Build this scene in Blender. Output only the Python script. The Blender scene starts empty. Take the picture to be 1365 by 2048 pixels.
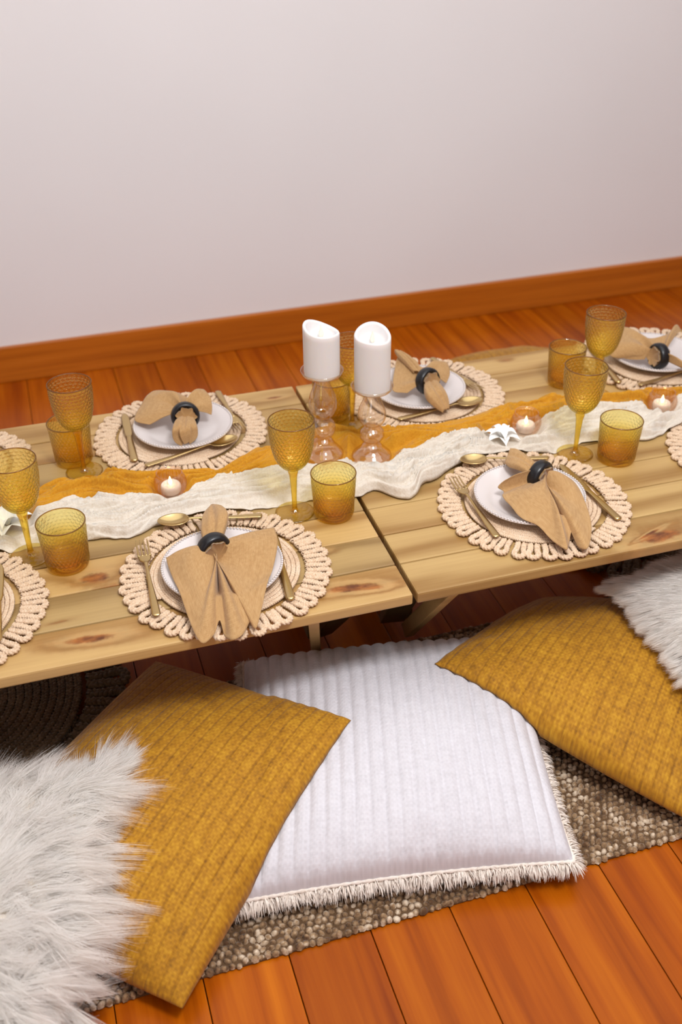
import bpy, math, random
import numpy as np
from mathutils import Matrix, Vector
random.seed(7); rng = np.random.default_rng(7)
PI = math.pi
S = bpy.context.scene
COL = S.collection

# ------------------------------------------------------------------ camera
FPX = 2048.0
PITCH, YAW, ROLL = 0.5954, 0.3012, -0.0117
T = 0.38                                    # height of the table tops above the floor
CAM = np.array([-0.5372, -1.2963, 1.1220 + T])
_fw = np.array([math.sin(YAW)*math.cos(PITCH), math.cos(YAW)*math.cos(PITCH), -math.sin(PITCH)])
_r0 = np.array([math.cos(YAW), -math.sin(YAW), 0.0]); _u0 = np.cross(_r0, _fw)
_r = math.cos(ROLL)*_r0 + math.sin(ROLL)*_u0
_u = -math.sin(ROLL)*_r0 + math.cos(ROLL)*_u0
def at(x, y, z):
    """point of the place at height z above the table top that the photograph shows at x, y"""
    d = _fw + (x-682.5)/FPX*_r - (y-1024)/FPX*_u
    t = (z + T - CAM[2])/d[2]
    return CAM + t*d
cd = bpy.data.cameras.new('camera'); cam = bpy.data.objects.new('camera', cd); COL.objects.link(cam)
cd.sensor_fit = 'VERTICAL'; cd.sensor_height = 36.0; cd.sensor_width = 24.0; cd.lens = 36.0*FPX/2048
M = Matrix.Identity(4)
for i in range(3):
    M[i][0] = _r[i]; M[i][1] = _u[i]; M[i][2] = -_fw[i]; M[i][3] = CAM[i]
cam.matrix_world = M
cd.clip_start = 0.05
cd.dof.use_dof = True; cd.dof.focus_distance = 1.83; cd.dof.aperture_fstop = 3.2
S.camera = cam

# ------------------------------------------------------------------ light
w = bpy.data.worlds.new('world'); S.world = w; w.use_nodes = True
w.node_tree.nodes['Background'].inputs[0].default_value = (0.93, 0.95, 1.0, 1)
w.node_tree.nodes['Background'].inputs[1].default_value = 0.5
def area(name, loc, target, sx, sy, power, col):
    l = bpy.data.lights.new(name, 'AREA'); l.shape = 'RECTANGLE'; l.size = sx; l.size_y = sy
    l.energy = power; l.color = col
    o = bpy.data.objects.new(name, l); COL.objects.link(o); o.location = loc
    o.rotation_euler = (Vector(target)-Vector(loc)).to_track_quat('-Z', 'Y').to_euler()
    return o
area('ceiling_light', (0.25, -0.2, 2.55), (0.25, -0.2, 0), 3.4, 3.2, 52, (0.875, 0.96, 1.0))
area('ceiling_spot', (0.15, -0.95, 2.5), (-0.05, 0.2, 0.2), 0.5, 0.4, 40, (0.97, 0.975, 1.0))
area('window_light', (-1.9, -3.3, 1.75), (0, 0.6, 0.5), 1.6, 1.3, 13, (0.88, 0.95, 1.0))
area('window_light_side', (-3.25, 0.9, 1.7), (0, 0.2, 0.3), 1.3, 1.2, 4, (0.90, 0.96, 1.0))
vs = S.view_settings
vs.view_transform = 'Standard'; vs.look = 'None'; vs.gamma = 1.0; vs.use_curve_mapping = False
vs.exposure = -0.13
S.cycles.use_denoising = True
S.cycles.transparent_max_bounces = 16
S.cycles.max_bounces = 9; S.cycles.diffuse_bounces = 4; S.cycles.glossy_bounces = 3; S.cycles.transmission_bounces = 6
S.cycles.sample_clamp_indirect = 6.0

# ------------------------------------------------------------------ helpers
def srgb(r, g, b):
    f = lambda c: (c/255/12.92 if c/255 <= .04045 else ((c/255+.055)/1.055)**2.4)
    return (f(r), f(g), f(b), 1.0)
def link(o, parent=None):
    COL.objects.link(o)
    if parent is not None: o.parent = parent
    return o
def raw_mesh(name, V, F, smooth=True, uv=None):
    V = np.asarray(V, np.float32).reshape(-1, 3)
    me = bpy.data.meshes.new(name)
    if isinstance(F, np.ndarray):
        n, k = F.shape
        me.vertices.add(len(V)); me.vertices.foreach_set('co', V.ravel())
        me.loops.add(n*k); me.loops.foreach_set('vertex_index', F.astype(np.int32).ravel())
        me.polygons.add(n)
        me.polygons.foreach_set('loop_start', np.arange(0, n*k, k, dtype=np.int32))
        me.polygons.foreach_set('loop_total', np.full(n, k, dtype=np.int32))
        me.update(calc_edges=True); me.validate()
    else:
        me.from_pydata(V.tolist(), [], F); me.update()
    if smooth: me.polygons.foreach_set('use_smooth', np.ones(len(me.polygons), bool))
    if uv is not None:
        lay = me.uv_layers.new(name='UVMap')
        li = np.zeros(len(me.loops), np.int32); me.loops.foreach_get('vertex_index', li)
        lay.data.foreach_set('uv', np.asarray(uv, np.float32)[li].ravel())
    return me
def ob(name, me, mat, parent=None, loc=None, rot=None, kind=None):
    o = bpy.data.objects.new(name, me); link(o, parent)
    if mat is not None and not me.materials: me.materials.append(mat)
    if loc is not None: o.location = loc
    if rot is not None: o.rotation_euler = rot
    if kind: o['kind'] = kind
    return o
def tag(o, label, cat, group=None, kind=None):
    o['label'] = label; o['category'] = cat
    if group: o['group'] = group
    if kind: o['kind'] = kind
    return o
def thing(name, label, cat, loc, rz=0.0, group=None):
    o = bpy.data.objects.new(name, None); link(o); o.location = loc; o.rotation_euler = (0, 0, rz)
    o.empty_display_size = .05
    return tag(o, label, cat, group)
def grid_faces(nu, nv, cu=False, cv=False, off=0, flip=False):
    a = np.arange(nu if cu else nu-1); b = np.arange(nv if cv else nv-1)
    A, B = np.meshgrid(a, b, indexing='ij'); A = A.ravel(); B = B.ravel()
    A1 = (A+1) % nu; B1 = (B+1) % nv
    F = np.stack([A*nv+B, A1*nv+B, A1*nv+B1, A*nv+B1], 1) + off
    return F[:, ::-1] if flip else F
def lathe_arrays(prof, seg, fn=None):
    """prof: (r, z) rows, outside going up; revolve round z"""
    prof = np.asarray(prof, float); th = np.linspace(0, 2*PI, seg, endpoint=False)
    R = prof[:, 0][:, None] * np.ones(seg); Z = prof[:, 1][:, None]*np.ones(seg); TH = np.ones(len(prof))[:, None]*th
    if fn is not None: R, Z = fn(R, Z, TH)
    P = np.stack([R*np.cos(TH), R*np.sin(TH), Z], -1)
    return P.reshape(-1, 3), grid_faces(len(prof), seg, cv=True, flip=True)
def smooth_prof(pts, n):
    pts = np.asarray(pts, float); d = np.r_[0, np.cumsum(np.hypot(*np.diff(pts, axis=0).T))]
    t = np.linspace(0, d[-1], n)
    return catmull(pts, d, t)
def catmull(P, d, t):
    P = np.asarray(P, float); m = np.gradient(P, d, axis=0, edge_order=1)
    i = np.clip(np.searchsorted(d, t, side='right')-1, 0, len(d)-2)
    h = (d[i+1]-d[i]); s = ((t-d[i])/h)
    sh = (-1,)+(1,)*(P.ndim-1); s = s.reshape(sh); h = h.reshape(sh)
    return (2*s**3-3*s**2+1)*P[i]+(s**3-2*s**2+s)*h*m[i]+(-2*s**3+3*s**2)*P[i+1]+(s**3-s**2)*h*m[i+1]
def tube_arrays(path, rad, sides=6, closed=False, up=(0, 0, 1)):
    path = np.asarray(path, float); n = len(path)
    tg = np.roll(path, -1, 0)-np.roll(path, 1, 0) if closed else np.gradient(path, axis=0)
    tg /= np.linalg.norm(tg, axis=1)[:, None]+1e-12
    U_ = np.cross(tg, np.asarray(up, float)); U_ /= np.linalg.norm(U_, axis=1)[:, None]+1e-12
    V_ = np.cross(U_, tg); rad = np.broadcast_to(np.asarray(rad, float), (n,))
    a = np.linspace(0, 2*PI, sides, endpoint=False)
    P = path[:, None]+rad[:, None, None]*(np.cos(a)[None, :, None]*U_[:, None]+np.sin(a)[None, :, None]*V_[:, None])
    return P.reshape(-1, 3), grid_faces(n, sides, cu=closed, cv=True)
def join(parts):
    V, F, o = [], [], 0
    for v, f in parts:
        V.append(v); F.append(np.asarray(f)+o); o += len(v)
    return np.concatenate(V), np.concatenate(F)
def box_mesh(name, sx, sy, sz, bev=0.0):
    """bevelled box centred in x, y, its top at z = 0"""
    import bmesh
    bm = bmesh.new(); bmesh.ops.create_cube(bm, size=1)
    for v in bm.verts: v.co = (v.co.x*sx, v.co.y*sy, (v.co.z-.5)*sz)
    if bev: bmesh.ops.bevel(bm, geom=list(bm.edges), offset=bev, segments=2, affect='EDGES', profile=.6)
    me = bpy.data.meshes.new(name); bm.to_mesh(me); bm.free()
    return me
_lat = rng.random((256, 256))
def noise(x, y, seed=0):
    x = np.asarray(x, float)+seed*17.3; y = np.asarray(y, float)+seed*9.1
    i = np.floor(x).astype(int); j = np.floor(y).astype(int); fx = x-i; fy = y-j
    fx = fx*fx*(3-2*fx); fy = fy*fy*(3-2*fy); L = lambda a, b: _lat[a % 256, b % 256]
    return (L(i, j)*(1-fx)+L(i+1, j)*fx)*(1-fy)+(L(i, j+1)*(1-fx)+L(i+1, j+1)*fx)*fy
def ss(x, a, b):
    t = np.clip((x-a)/(b-a), 0, 1); return t*t*(3-2*t)

# ------------------------------------------------------------------ materials
class NT:
    def __init__(s, name):
        s.m = bpy.data.materials.new(name); s.m.use_nodes = True; s.t = s.m.node_tree
        s.t.nodes.clear(); s.out = s.n('ShaderNodeOutputMaterial')
    def n(s, ty, **kw):
        nd = s.t.nodes.new(ty)
        for k, v in kw.items():
            if k.startswith('i_'):
                key = k[2:]; key = int(key) if key.isdigit() else key.replace('_', ' ')
                s.set(nd, key, v)
            else: setattr(nd, k, v)
        return nd
    def set(s, nd, key, v):
        if isinstance(v, bpy.types.NodeSocket): s.t.links.new(v, nd.inputs[key])
        else: nd.inputs[key].default_value = v
    def math(s, op, a, b=None, c=None, clamp=False):
        nd = s.n('ShaderNodeMath', operation=op, use_clamp=clamp); s.set(nd, 0, a)
        if b is not None: s.set(nd, 1, b)
        if c is not None: s.set(nd, 2, c)
        return nd.outputs[0]
    def mix(s, f, a, b, mode='MIX'):
        nd = s.n('ShaderNodeMix', data_type='RGBA', blend_type=mode)
        s.set(nd, 0, f); s.set(nd, 6, a); s.set(nd, 7, b); return nd.outputs[2]
    def ramp(s, f, stops):
        nd = s.n('ShaderNodeValToRGB'); s.set(nd, 0, f); e = nd.color_ramp.elements
        while len(e) < len(stops): e.new(.5)
        for x, (p, c) in zip(e, stops): x.position = p; x.color = c
        return nd.outputs[0]
    def noise(s, vec, scale, detail=3, rough=.55):
        return s.n('ShaderNodeTexNoise', i_Vector=vec, i_Scale=scale, i_Detail=detail, i_Roughness=rough).outputs[0]
    def mapping(s, vec, scale=(1, 1, 1), rot=(0, 0, 0), loc=(0, 0, 0)):
        return s.n('ShaderNodeMapping', i_Vector=vec, i_Scale=scale, i_Rotation=rot, i_Location=loc).outputs[0]
    def coord(s, k='Object'): return s.n('ShaderNodeTexCoord').outputs[k]
    def bump(s, h, strength=.3, dist=.002):
        return s.n('ShaderNodeBump', i_Height=h, i_Strength=strength, i_Distance=dist).outputs[0]
    def bsdf(s, **kw):
        nd = s.n('ShaderNodeBsdfPrincipled')
        for k, v in kw.items(): s.set(nd, k.replace('_', ' '), v)
        s.t.links.new(nd.outputs[0], s.out.inputs[0]); return nd
    def finish(s, sh): s.t.links.new(sh, s.out.inputs[0]); return s.m
def simple(name, col, rough=.5, **kw):
    t = NT(name); t.bsdf(Base_Color=col, Roughness=rough, **kw); return t.m

def wall_mat():
    t = NT('painted_plaster'); c = t.coord()
    n = t.noise(c, 90, 3); b = t.noise(c, 1.3, 2)
    t.bsdf(Base_Color=t.ramp(b, [(.3, srgb(243, 242, 243)), (.7, srgb(247, 246, 247))]), Roughness=.75, Normal=t.bump(n, .08, .001)); return t.m
def floor_mat():
    t = NT('varnished_floor_wood'); c = t.coord()
    rnd = t.n('ShaderNodeObjectInfo').outputs['Random']
    off = t.n('ShaderNodeCombineXYZ', i_0=t.math('MULTIPLY', rnd, 31.0), i_1=t.math('MULTIPLY', rnd, 57.0)).outputs[0]
    v = t.n('ShaderNodeVectorMath', operation='ADD', i_0=c, i_1=off).outputs[0]
    g = t.noise(t.mapping(v, (26, 1.1, 26)), 1.0, 5, .6); fine = t.noise(t.mapping(v, (160, 4, 160)), 1.0, 3)
    blot = t.noise(t.mapping(v, (5, 1.6, 5)), 1.0, 3)
    col = t.ramp(g, [(.28, srgb(130, 54, 0)), (.5, srgb(172, 84, 2)), (.75, srgb(198, 108, 10))])
    col = t.mix(t.math('MULTIPLY', t.math('SUBTRACT', blot, .45, clamp=True), 1.6, clamp=True), col, srgb(142, 52, 4))
    tint = t.ramp(rnd, [(0, (.86, .84, .82, 1)), (1, (1.06, 1.05, 1.02, 1))])
    col = t.mix(1.0, col, tint, 'MULTIPLY')
    t.bsdf(Base_Color=col, Roughness=t.math('MULTIPLY_ADD', fine, .14, .24), Specular_IOR_Level=.16,
           Normal=t.bump(t.math('ADD', g, t.math('MULTIPLY', fine, .4)), .12, .0008)); return t.m
def base_mat():
    t = NT('varnished_baseboard_wood'); c = t.coord()
    g = t.noise(t.mapping(c, (1.0, 30, 30)), 1.0, 5, .6)
    t.bsdf(Base_Color=t.ramp(g, [(.3, srgb(166, 86, 14)), (.55, srgb(194, 108, 24)), (.8, srgb(210, 124, 38))]), Roughness=.33, Coat_Weight=.3, Coat_Roughness=.25); return t.m
def pine_mat(name, light, dark, knots=(), crack=None):
    """pale treated pine, knots given as (x, y, rx, ry, angle, depth) in the plank's own metres"""
    t = NT(name); c = t.coord()
    rnd = t.n('ShaderNodeObjectInfo').outputs['Random']
    off = t.n('ShaderNodeCombineXYZ', i_0=t.math('MULTIPLY', rnd, 13.0), i_1=t.math('MULTIPLY', rnd, 7.0), i_2=t.math('MULTIPLY', rnd, 5.0)).outputs[0]
    v = t.n('ShaderNodeVectorMath', operation='ADD', i_0=c, i_1=off).outputs[0]
    warp = t.noise(t.mapping(v, (1.7, 7, 7)), 1.0, 2)
    y = t.n('ShaderNodeSeparateXYZ', i_0=v).outputs[1]
    ring = t.math('ADD', t.math('MULTIPLY', y, 55.0), t.math('MULTIPLY', warp, 9.0))
    kd = None
    for (kx, ky, rx, ry, an, dp) in knots:
        mp = t.n('ShaderNodeMapping', vector_type='TEXTURE', i_Vector=c, i_Location=(kx, ky, 0), i_Rotation=(0, 0, an), i_Scale=(rx, ry, 1)).outputs[0]
        sp = t.n('ShaderNodeSeparateXYZ', i_0=mp)
        flat = t.n('ShaderNodeCombineXYZ', i_0=sp.outputs[0], i_1=sp.outputs[1]).outputs[0]
        wob = t.math('MULTIPLY', t.math('SUBTRACT', t.noise(c, 60, 2), .5), .7)
        d = t.math('ADD', t.n('ShaderNodeVectorMath', operation='LENGTH', i_0=flat).outputs['Value'], wob)
        e = t.math('POWER', 2.7, t.math('MULTIPLY', t.math('MULTIPLY', d, d), -.35))
        ring = t.math('ADD', ring, t.math('MULTIPLY', e, 5.0*dp))
        k = t.math('MULTIPLY', t.n('ShaderNodeMapRange', interpolation_type='SMOOTHSTEP', i_0=d, i_1=1.25, i_2=.45, i_3=0., i_4=1.).outputs[0], dp)
        halo = t.math('MULTIPLY', t.n('ShaderNodeMapRange', interpolation_type='SMOOTHSTEP', i_0=d, i_1=3.0, i_2=.8, i_3=0., i_4=.30).outputs[0], dp)
        k = t.math('MAXIMUM', k, halo)
        kd = k if kd is None else t.math('MAXIMUM', kd, k)
    wv = t.math('MULTIPLY_ADD', t.math('SINE', ring), .5, .5)
    wv = t.math('POWER', wv, 2.2)
    fine = t.noise(t.mapping(v, (3.5, 170, 170)), 1.0, 3, .6); blot = t.noise(t.mapping(v, (2.5, 14, 14)), 1.0, 3)
    f = t.math('ADD', t.math('MULTIPLY', wv, .44), t.math('ADD', t.math('MULTIPLY', fine, .30), t.math('MULTIPLY', blot, .42)))
    col = t.ramp(f, [(.22, light), (.85, dark)])
    tint = t.ramp(rnd, [(0, (.93, .93, .90, 1)), (.5, (1, .98, .95, 1)), (1, (1.05, 1.02, .98, 1))])
    col = t.mix(1.0, col, tint, 'MULTIPLY')
    if kd is not None:
        kc = t.ramp(t.noise(t.mapping(c, (30, 60, 30)), 1.0, 3), [(.35, srgb(98, 50, 18)), (.65, srgb(164, 98, 42))])
        col = t.mix(kd, col, kc)
    t.bsdf(Base_Color=col, Roughness=.5, Normal=t.bump(f, .15, .001)); return t.m
def weave_mat(name, stops, scale=700, bump=.4, rough=.9, stripe=None, sheen=.2, blotch=6, trans=0.0):
    """cloth in its own UV metres"""
    t = NT(name); uv = t.coord('UV')
    sp = t.n('ShaderNodeSeparateXYZ', i_0=uv)
    a = t.math('SINE', t.math('MULTIPLY', sp.outputs[0], scale*2)); b = t.math('SINE', t.math('MULTIPLY', sp.outputs[1], scale*2))
    wv = t.math('MULTIPLY_ADD', t.math('MULTIPLY', a, b), .5, .5)
    n1 = t.noise(t.mapping(uv, (scale*.55, scale*.10, 1)), 1.0, 2); n2 = t.noise(t.mapping(uv, (scale*.10, scale*.55, 1)), 1.0, 2)
    bl = t.noise(uv, blotch, 3)
    f = t.math('ADD', t.math('MULTIPLY', t.math('ADD', n1, n2), .36), t.math('ADD', t.math('MULTIPLY', bl, .2), t.math('MULTIPLY', wv, .08)))
    h = t.math('ADD', t.math('ADD', n1, n2), t.math('MULTIPLY', wv, .4))
    if stripe:
        st = t.math('MULTIPLY_ADD', t.math('COSINE', t.math('MULTIPLY', sp.outputs[stripe[0]], 2*PI/stripe[1])), .5, .5)
        st = t.math('POWER', st, 14.0); f = t.math('SUBTRACT', f, t.math('MULTIPLY', st, stripe[2]))
        h = t.math('SUBTRACT', h, t.math('MULTIPLY', st, 1.6))
    b = t.bsdf(Base_Color=t.ramp(f, stops), Roughness=rough, Sheen_Weight=sheen, Sheen_Roughness=.5, Normal=t.bump(h, bump, .0012))
    if trans:
        tr = t.n('ShaderNodeBsdfTranslucent', i_Color=stops[-1][1])
        mx = t.n('ShaderNodeMixShader', i_0=trans, i_1=b.outputs[0], i_2=tr.outputs[0]); t.finish(mx.outputs[0])
    return t.m
def fibre_mat(name, stops, scale=260, rough=.85):
    t = NT(name); c = t.coord()
    n = t.noise(c, scale, 3); n2 = t.noise(c, 22, 2)
    f = t.math('ADD', t.math('MULTIPLY', n, .6), t.math('MULTIPLY', n2, .4))
    t.bsdf(Base_Color=t.ramp(f, stops), Roughness=rough, Sheen_Weight=.15, Normal=t.bump(n, .3, .0006)); return t.m
def amber_mat(name, zlo, zhi, lo, hi):
    """tinted glass, deeper where the glass is thick at its foot; part of the light passes straight, part is bent"""
    t = NT(name); c = t.coord()
    z = t.n('ShaderNodeSeparateXYZ', i_0=c).outputs[2]
    f = t.n('ShaderNodeMapRange', i_0=z, i_1=zlo, i_2=zhi).outputs[0]
    col = t.mix(f, lo, hi)
    n = t.bump(t.noise(c, 170, 1), .2, .002)
    tr = t.n('ShaderNodeBsdfTransparent', i_Color=col)
    rf = t.n('ShaderNodeBsdfRefraction', i_Color=col, i_Roughness=.01, i_IOR=1.28, i_Normal=n)
    m1 = t.n('ShaderNodeMixShader', i_0=.38, i_1=tr.outputs[0], i_2=rf.outputs[0])
    gl = t.n('ShaderNodeBsdfGlossy', i_Color=(1, .97, .9, 1), i_Roughness=.04, i_Normal=n)
    fr = t.n('ShaderNodeLayerWeight', i_Blend=.5, i_Normal=n)
    m2 = t.n('ShaderNodeMixShader', i_0=t.math('MULTIPLY_ADD', t.math('POWER', fr.outputs['Facing'], 4.0), .45, .06), i_1=m1.outputs[0], i_2=gl.outputs[0])
    return t.finish(m2.outputs[0])
def thin_glass(name, tint, ior, gl_col, rough=.04, extra=.0, bumpy=0, rimtint=(.66, .45, .24, 1)):
    t = NT(name); c = t.coord()
    n = t.bump(t.noise(c, 60, 2), bumpy, .001) if bumpy else None
    lw = t.n('ShaderNodeLayerWeight', i_Blend=.5).outputs['Facing']
    tr = t.n('ShaderNodeBsdfTransparent', i_Color=t.mix(t.math('POWER', lw, 2.5), tint, rimtint))
    gl = t.n('ShaderNodeBsdfGlossy', i_Color=gl_col, i_Roughness=rough)
    fr = t.n('ShaderNodeLayerWeight', i_Blend=.5)
    if n is not None: t.set(gl, 'Normal', n); t.set(fr, 'Normal', n)
    m = t.n('ShaderNodeMixShader', i_0=t.math('MULTIPLY_ADD', t.math('POWER', fr.outputs['Facing'], 3.0), ior, extra, clamp=True), i_1=tr.outputs[0], i_2=gl.outputs[0])
    return t.finish(m.outputs[0])
def emit(name, col, s):
    t = NT(name); return t.finish(t.n('ShaderNodeEmission', i_Color=col, i_Strength=s).outputs[0])

def fur_mat():
    t = NT('faux_fur'); b = t.bsdf(Base_Color=srgb(254, 250, 246), Roughness=.55, Sheen_Weight=.2)
    tr = t.n('ShaderNodeBsdfTranslucent', i_Color=srgb(255, 252, 248))
    return t.finish(t.n('ShaderNodeMixShader', i_0=.55, i_1=b.outputs[0], i_2=tr.outputs[0]).outputs[0])
MAT = dict(
    wall=wall_mat(), floor=floor_mat(), base=base_mat(),
    sub=simple('dark_subfloor', srgb(40, 18, 8), .9),
    ceil=simple('ceiling_paint', srgb(236, 234, 232), .85),
    raffia=fibre_mat('bleached_raffia', [(.28, srgb(192, 156, 122)), (.5, srgb(222, 192, 160)), (.75, srgb(240, 220, 196))]),
    jute=fibre_mat('brown_jute', [(.3, srgb(70, 54, 34)), (.55, srgb(112, 90, 60)), (.8, srgb(150, 126, 92))], 180),
    rug=fibre_mat('rug_wool', [(.38, srgb(92, 62, 34)), (.5, srgb(160, 128, 92)), (.62, srgb(226, 206, 180))], 75),
    rugback=simple('rug_backing', srgb(96, 70, 44), .95),
    plate=simple('glazed_stoneware', srgb(222, 212, 208), .22, Coat_Weight=.4, Coat_Roughness=.08),
    gold=simple('brushed_gold', srgb(206, 178, 124), .28, Metallic=1.0),
    ring=simple('black_stained_wood', srgb(20, 20, 24), .33),
    linen=weave_mat('tan_linen', [(.30, srgb(166, 124, 76)), (.5, srgb(192, 150, 98)), (.7, srgb(208, 170, 120))], 900, .25, .9, trans=.12),
    gauze_m=weave_mat('mustard_gauze', [(.28, srgb(190, 122, 8)), (.5, srgb(216, 150, 20)), (.7, srgb(228, 170, 44))], 500, .35, .9, trans=.18),
    gauze_w=weave_mat('ivory_gauze', [(.28, srgb(214, 196, 174)), (.5, srgb(236, 224, 208)), (.7, srgb(248, 242, 232))], 500, .35, .9, trans=.18),
    mustard=weave_mat('mustard_chenille', [(.30, srgb(128, 82, 0)), (.48, srgb(174, 118, 2)), (.68, srgb(208, 154, 28))], 330, .55, .8, stripe=(0, .0225, .06), sheen=.1),
    ribbed=weave_mat('white_ribbed_cotton', [(.28, srgb(200, 196, 199)), (.5, srgb(215, 211, 215)), (.7, srgb(225, 222, 226))], 330, .6, .95, sheen=.15),
    fringe=fibre_mat('cotton_fringe', [(.3, srgb(228, 212, 196)), (.7, srgb(248, 238, 228))], 200),
    fur=fur_mat(),
    furbase=simple('fur_backing', srgb(232, 218, 200), .9),
    amber_w=amber_mat('amber_wineglass', .085, .19, (.99, .89, .38, 1), (.998, .95, .64, 1)),
    amber_s=simple('x', (1, 1, 1, 1)),
    amber_t=amber_mat('amber_tumbler', .0, .075, (.965, .775, .19, 1), (.998, .95, .64, 1)),
    holder=thin_glass('lustre_glass', (.988, .95, .90, 1), .50, (1, .96, .92, 1), .03, .15, .15),
    votive=thin_glass('ribbed_votive_glass', (.985, .93, .88, 1), .35, (1, .95, .92, 1), .06, .10, 0, (.92, .80, .70, 1)),
    wax=simple('white_wax', srgb(226, 222, 220), .45, Subsurface_Weight=.5, Subsurface_Radius=(.02, .014, .01), Subsurface_Scale=.5),
    flame=emit('led_flame', (1.0, .72, .30, 1), 9.0),
    ledtip=simple('led_wick_plastic', srgb(252, 244, 226), .4, Subsurface_Weight=.4, Subsurface_Scale=.01),
    petal=simple('white_paper_petal', srgb(250, 248, 244), .7),
)
bpy.data.materials.remove(MAT.pop('amber_s'))
PINE_L, PINE_D = srgb(203, 168, 110), srgb(154, 114, 60)
PINE_GL, PINE_GD = srgb(184, 154, 102), srgb(136, 106, 62)

# ------------------------------------------------------------------ room
YW = 1.8927; BBH = 0.12
XL, XR, YF, ZC = -3.4, 3.4, -3.4, 2.6
def struct(o): o['kind'] = 'structure'; return o
fl = struct(ob('floor', box_mesh('floor', XR-XL, YW-YF+.1, .05), MAT['sub'], loc=((XL+XR)/2, (YW+YF)/2+.05, -.018)))
BW = .1386
plank_me = box_mesh('floor_board', BW-.0016, YW-YF, .018, .0012)
k0 = int(math.floor((XL+.0635)/BW)); x = -.0635+BW*(k0+.5)
while x < XR:
    ob('floor_board', plank_me, MAT['floor'], fl, loc=(x-(XL+XR)/2, -.05, .018)); x += BW
struct(ob('wall_back', box_mesh('wall_back', XR-XL, .1, ZC), MAT['wall'], loc=((XL+XR)/2, YW+.05, ZC)))
struct(ob('wall_left', box_mesh('wall_left', .1, YW-YF+.2, ZC), MAT['wall'], loc=(XL-.05, (YW+YF)/2, ZC)))
struct(ob('wall_right', box_mesh('wall_right', .1, YW-YF+.2, ZC), MAT['wall'], loc=(XR+.05, (YW+YF)/2, ZC)))
struct(ob('wall_front', box_mesh('wall_front', XR-XL, .1, ZC), MAT['wall'], loc=((XL+XR)/2, YF-.05, ZC)))
struct(ob('ceiling', box_mesh('ceiling', XR-XL+.2, YW-YF+.2, .06), MAT['ceil'], loc=((XL+XR)/2, (YW+YF)/2, ZC+.06)))
bb = box_mesh('baseboard_back', XR-XL, .02, BBH, .004)
struct(ob('baseboard_back', bb, MAT['base'], loc=((XL+XR)/2, YW-.01, BBH)))

# ------------------------------------------------------------------ tables
TA = -0.0116
NB = 9; TD = .8355; PW = TD/NB; TT = .022
pine_plain = pine_mat('treated_pine', PINE_L, PINE_D)
pine_grey = pine_mat('grey_green_pine', PINE_GL, PINE_GD)
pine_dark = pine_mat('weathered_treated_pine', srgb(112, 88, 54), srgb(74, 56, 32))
def table(name, label, sgn, length, gap, knots, grey):
    """origin: front corner at the joint; sgn is the side the table runs to"""
    t = thing(name, label, 'table', (0, 0, 0), TA, 'low folding tables end to end')
    L = length
    me = box_mesh('plank', L, PW-.0016, TT, .0038)
    cx = sgn*(gap/2+L/2)
    for k in range(NB):
        mt = pine_grey if k in grey else pine_plain
        if k in knots:
            mt = pine_mat('knotty_pine', PINE_GL if k in grey else PINE_L, PINE_GD if k in grey else PINE_D, [(a-cx, b-(k+.5)*PW, rx, ry, an, dp) for a, b, rx, ry, an, dp in knots[k]])
        m2 = me.copy(); m2.materials.clear()
        ob('plank', m2, mt, t, loc=(cx, (k+.5)*PW, T-random.random()*.0012))
    # rails under the top, legs at both ends, slanting braces
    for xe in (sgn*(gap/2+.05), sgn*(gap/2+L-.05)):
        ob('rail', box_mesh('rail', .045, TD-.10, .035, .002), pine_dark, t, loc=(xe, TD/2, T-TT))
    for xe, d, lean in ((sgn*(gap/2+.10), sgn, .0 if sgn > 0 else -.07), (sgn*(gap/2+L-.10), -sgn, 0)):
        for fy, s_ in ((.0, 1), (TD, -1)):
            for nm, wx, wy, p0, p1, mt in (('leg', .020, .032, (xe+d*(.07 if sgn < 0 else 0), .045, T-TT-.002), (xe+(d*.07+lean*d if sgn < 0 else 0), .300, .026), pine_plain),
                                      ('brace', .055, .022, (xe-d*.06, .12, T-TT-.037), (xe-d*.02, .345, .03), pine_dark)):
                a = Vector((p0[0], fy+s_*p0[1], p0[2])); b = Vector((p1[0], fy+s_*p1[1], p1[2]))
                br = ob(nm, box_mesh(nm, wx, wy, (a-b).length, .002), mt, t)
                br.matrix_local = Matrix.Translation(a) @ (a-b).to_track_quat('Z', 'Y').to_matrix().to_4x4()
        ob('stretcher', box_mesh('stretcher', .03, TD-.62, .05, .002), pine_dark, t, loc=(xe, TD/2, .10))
    return t
W_ = lambda x, y: (x*math.cos(TA)+y*math.sin(TA), -x*math.sin(TA)+y*math.cos(TA))
def kn(x, y, rx, ry, an=0, dp=1.0):
    a, b = W_(x, y); return (a, b, rx, ry, an, dp)
table('folding_table', 'pale pine plank table left of the joint, with a round knot beside the front tumbler', -1, 1.5, .008,
      {2: [kn(-.528, .225, .03, .018), kn(-.505, .19, .03, .006, .1, .6)], 0: [kn(-.555, .06, .045, .011, -.1), kn(-.103, .053, .055, .011, -.12), kn(-.07, .045, .03, .009, -.3, .9)],
       1: [kn(-.123, .170, .018, .008, 0, .8), kn(-.60, .12, .02, .004, .05, .5)], 5: [kn(-.63, .5, .03, .01)], 8: [kn(-.05, .79, .02, .006, 0, .9)]}, (1, 3, 6))
table('folding_table', 'pale pine plank table at the right, with a dark split knot on its front edge', 1, 1.5, .008,
      {0: [kn(.50, .018, .05, .017, .12), kn(.48, .03, .03, .003, .35, 1.5)], 7: [kn(.134, .70, .025, .012)], 8: [kn(.55, .80, .012, .006, 0, .6)]}, (4,))

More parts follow.
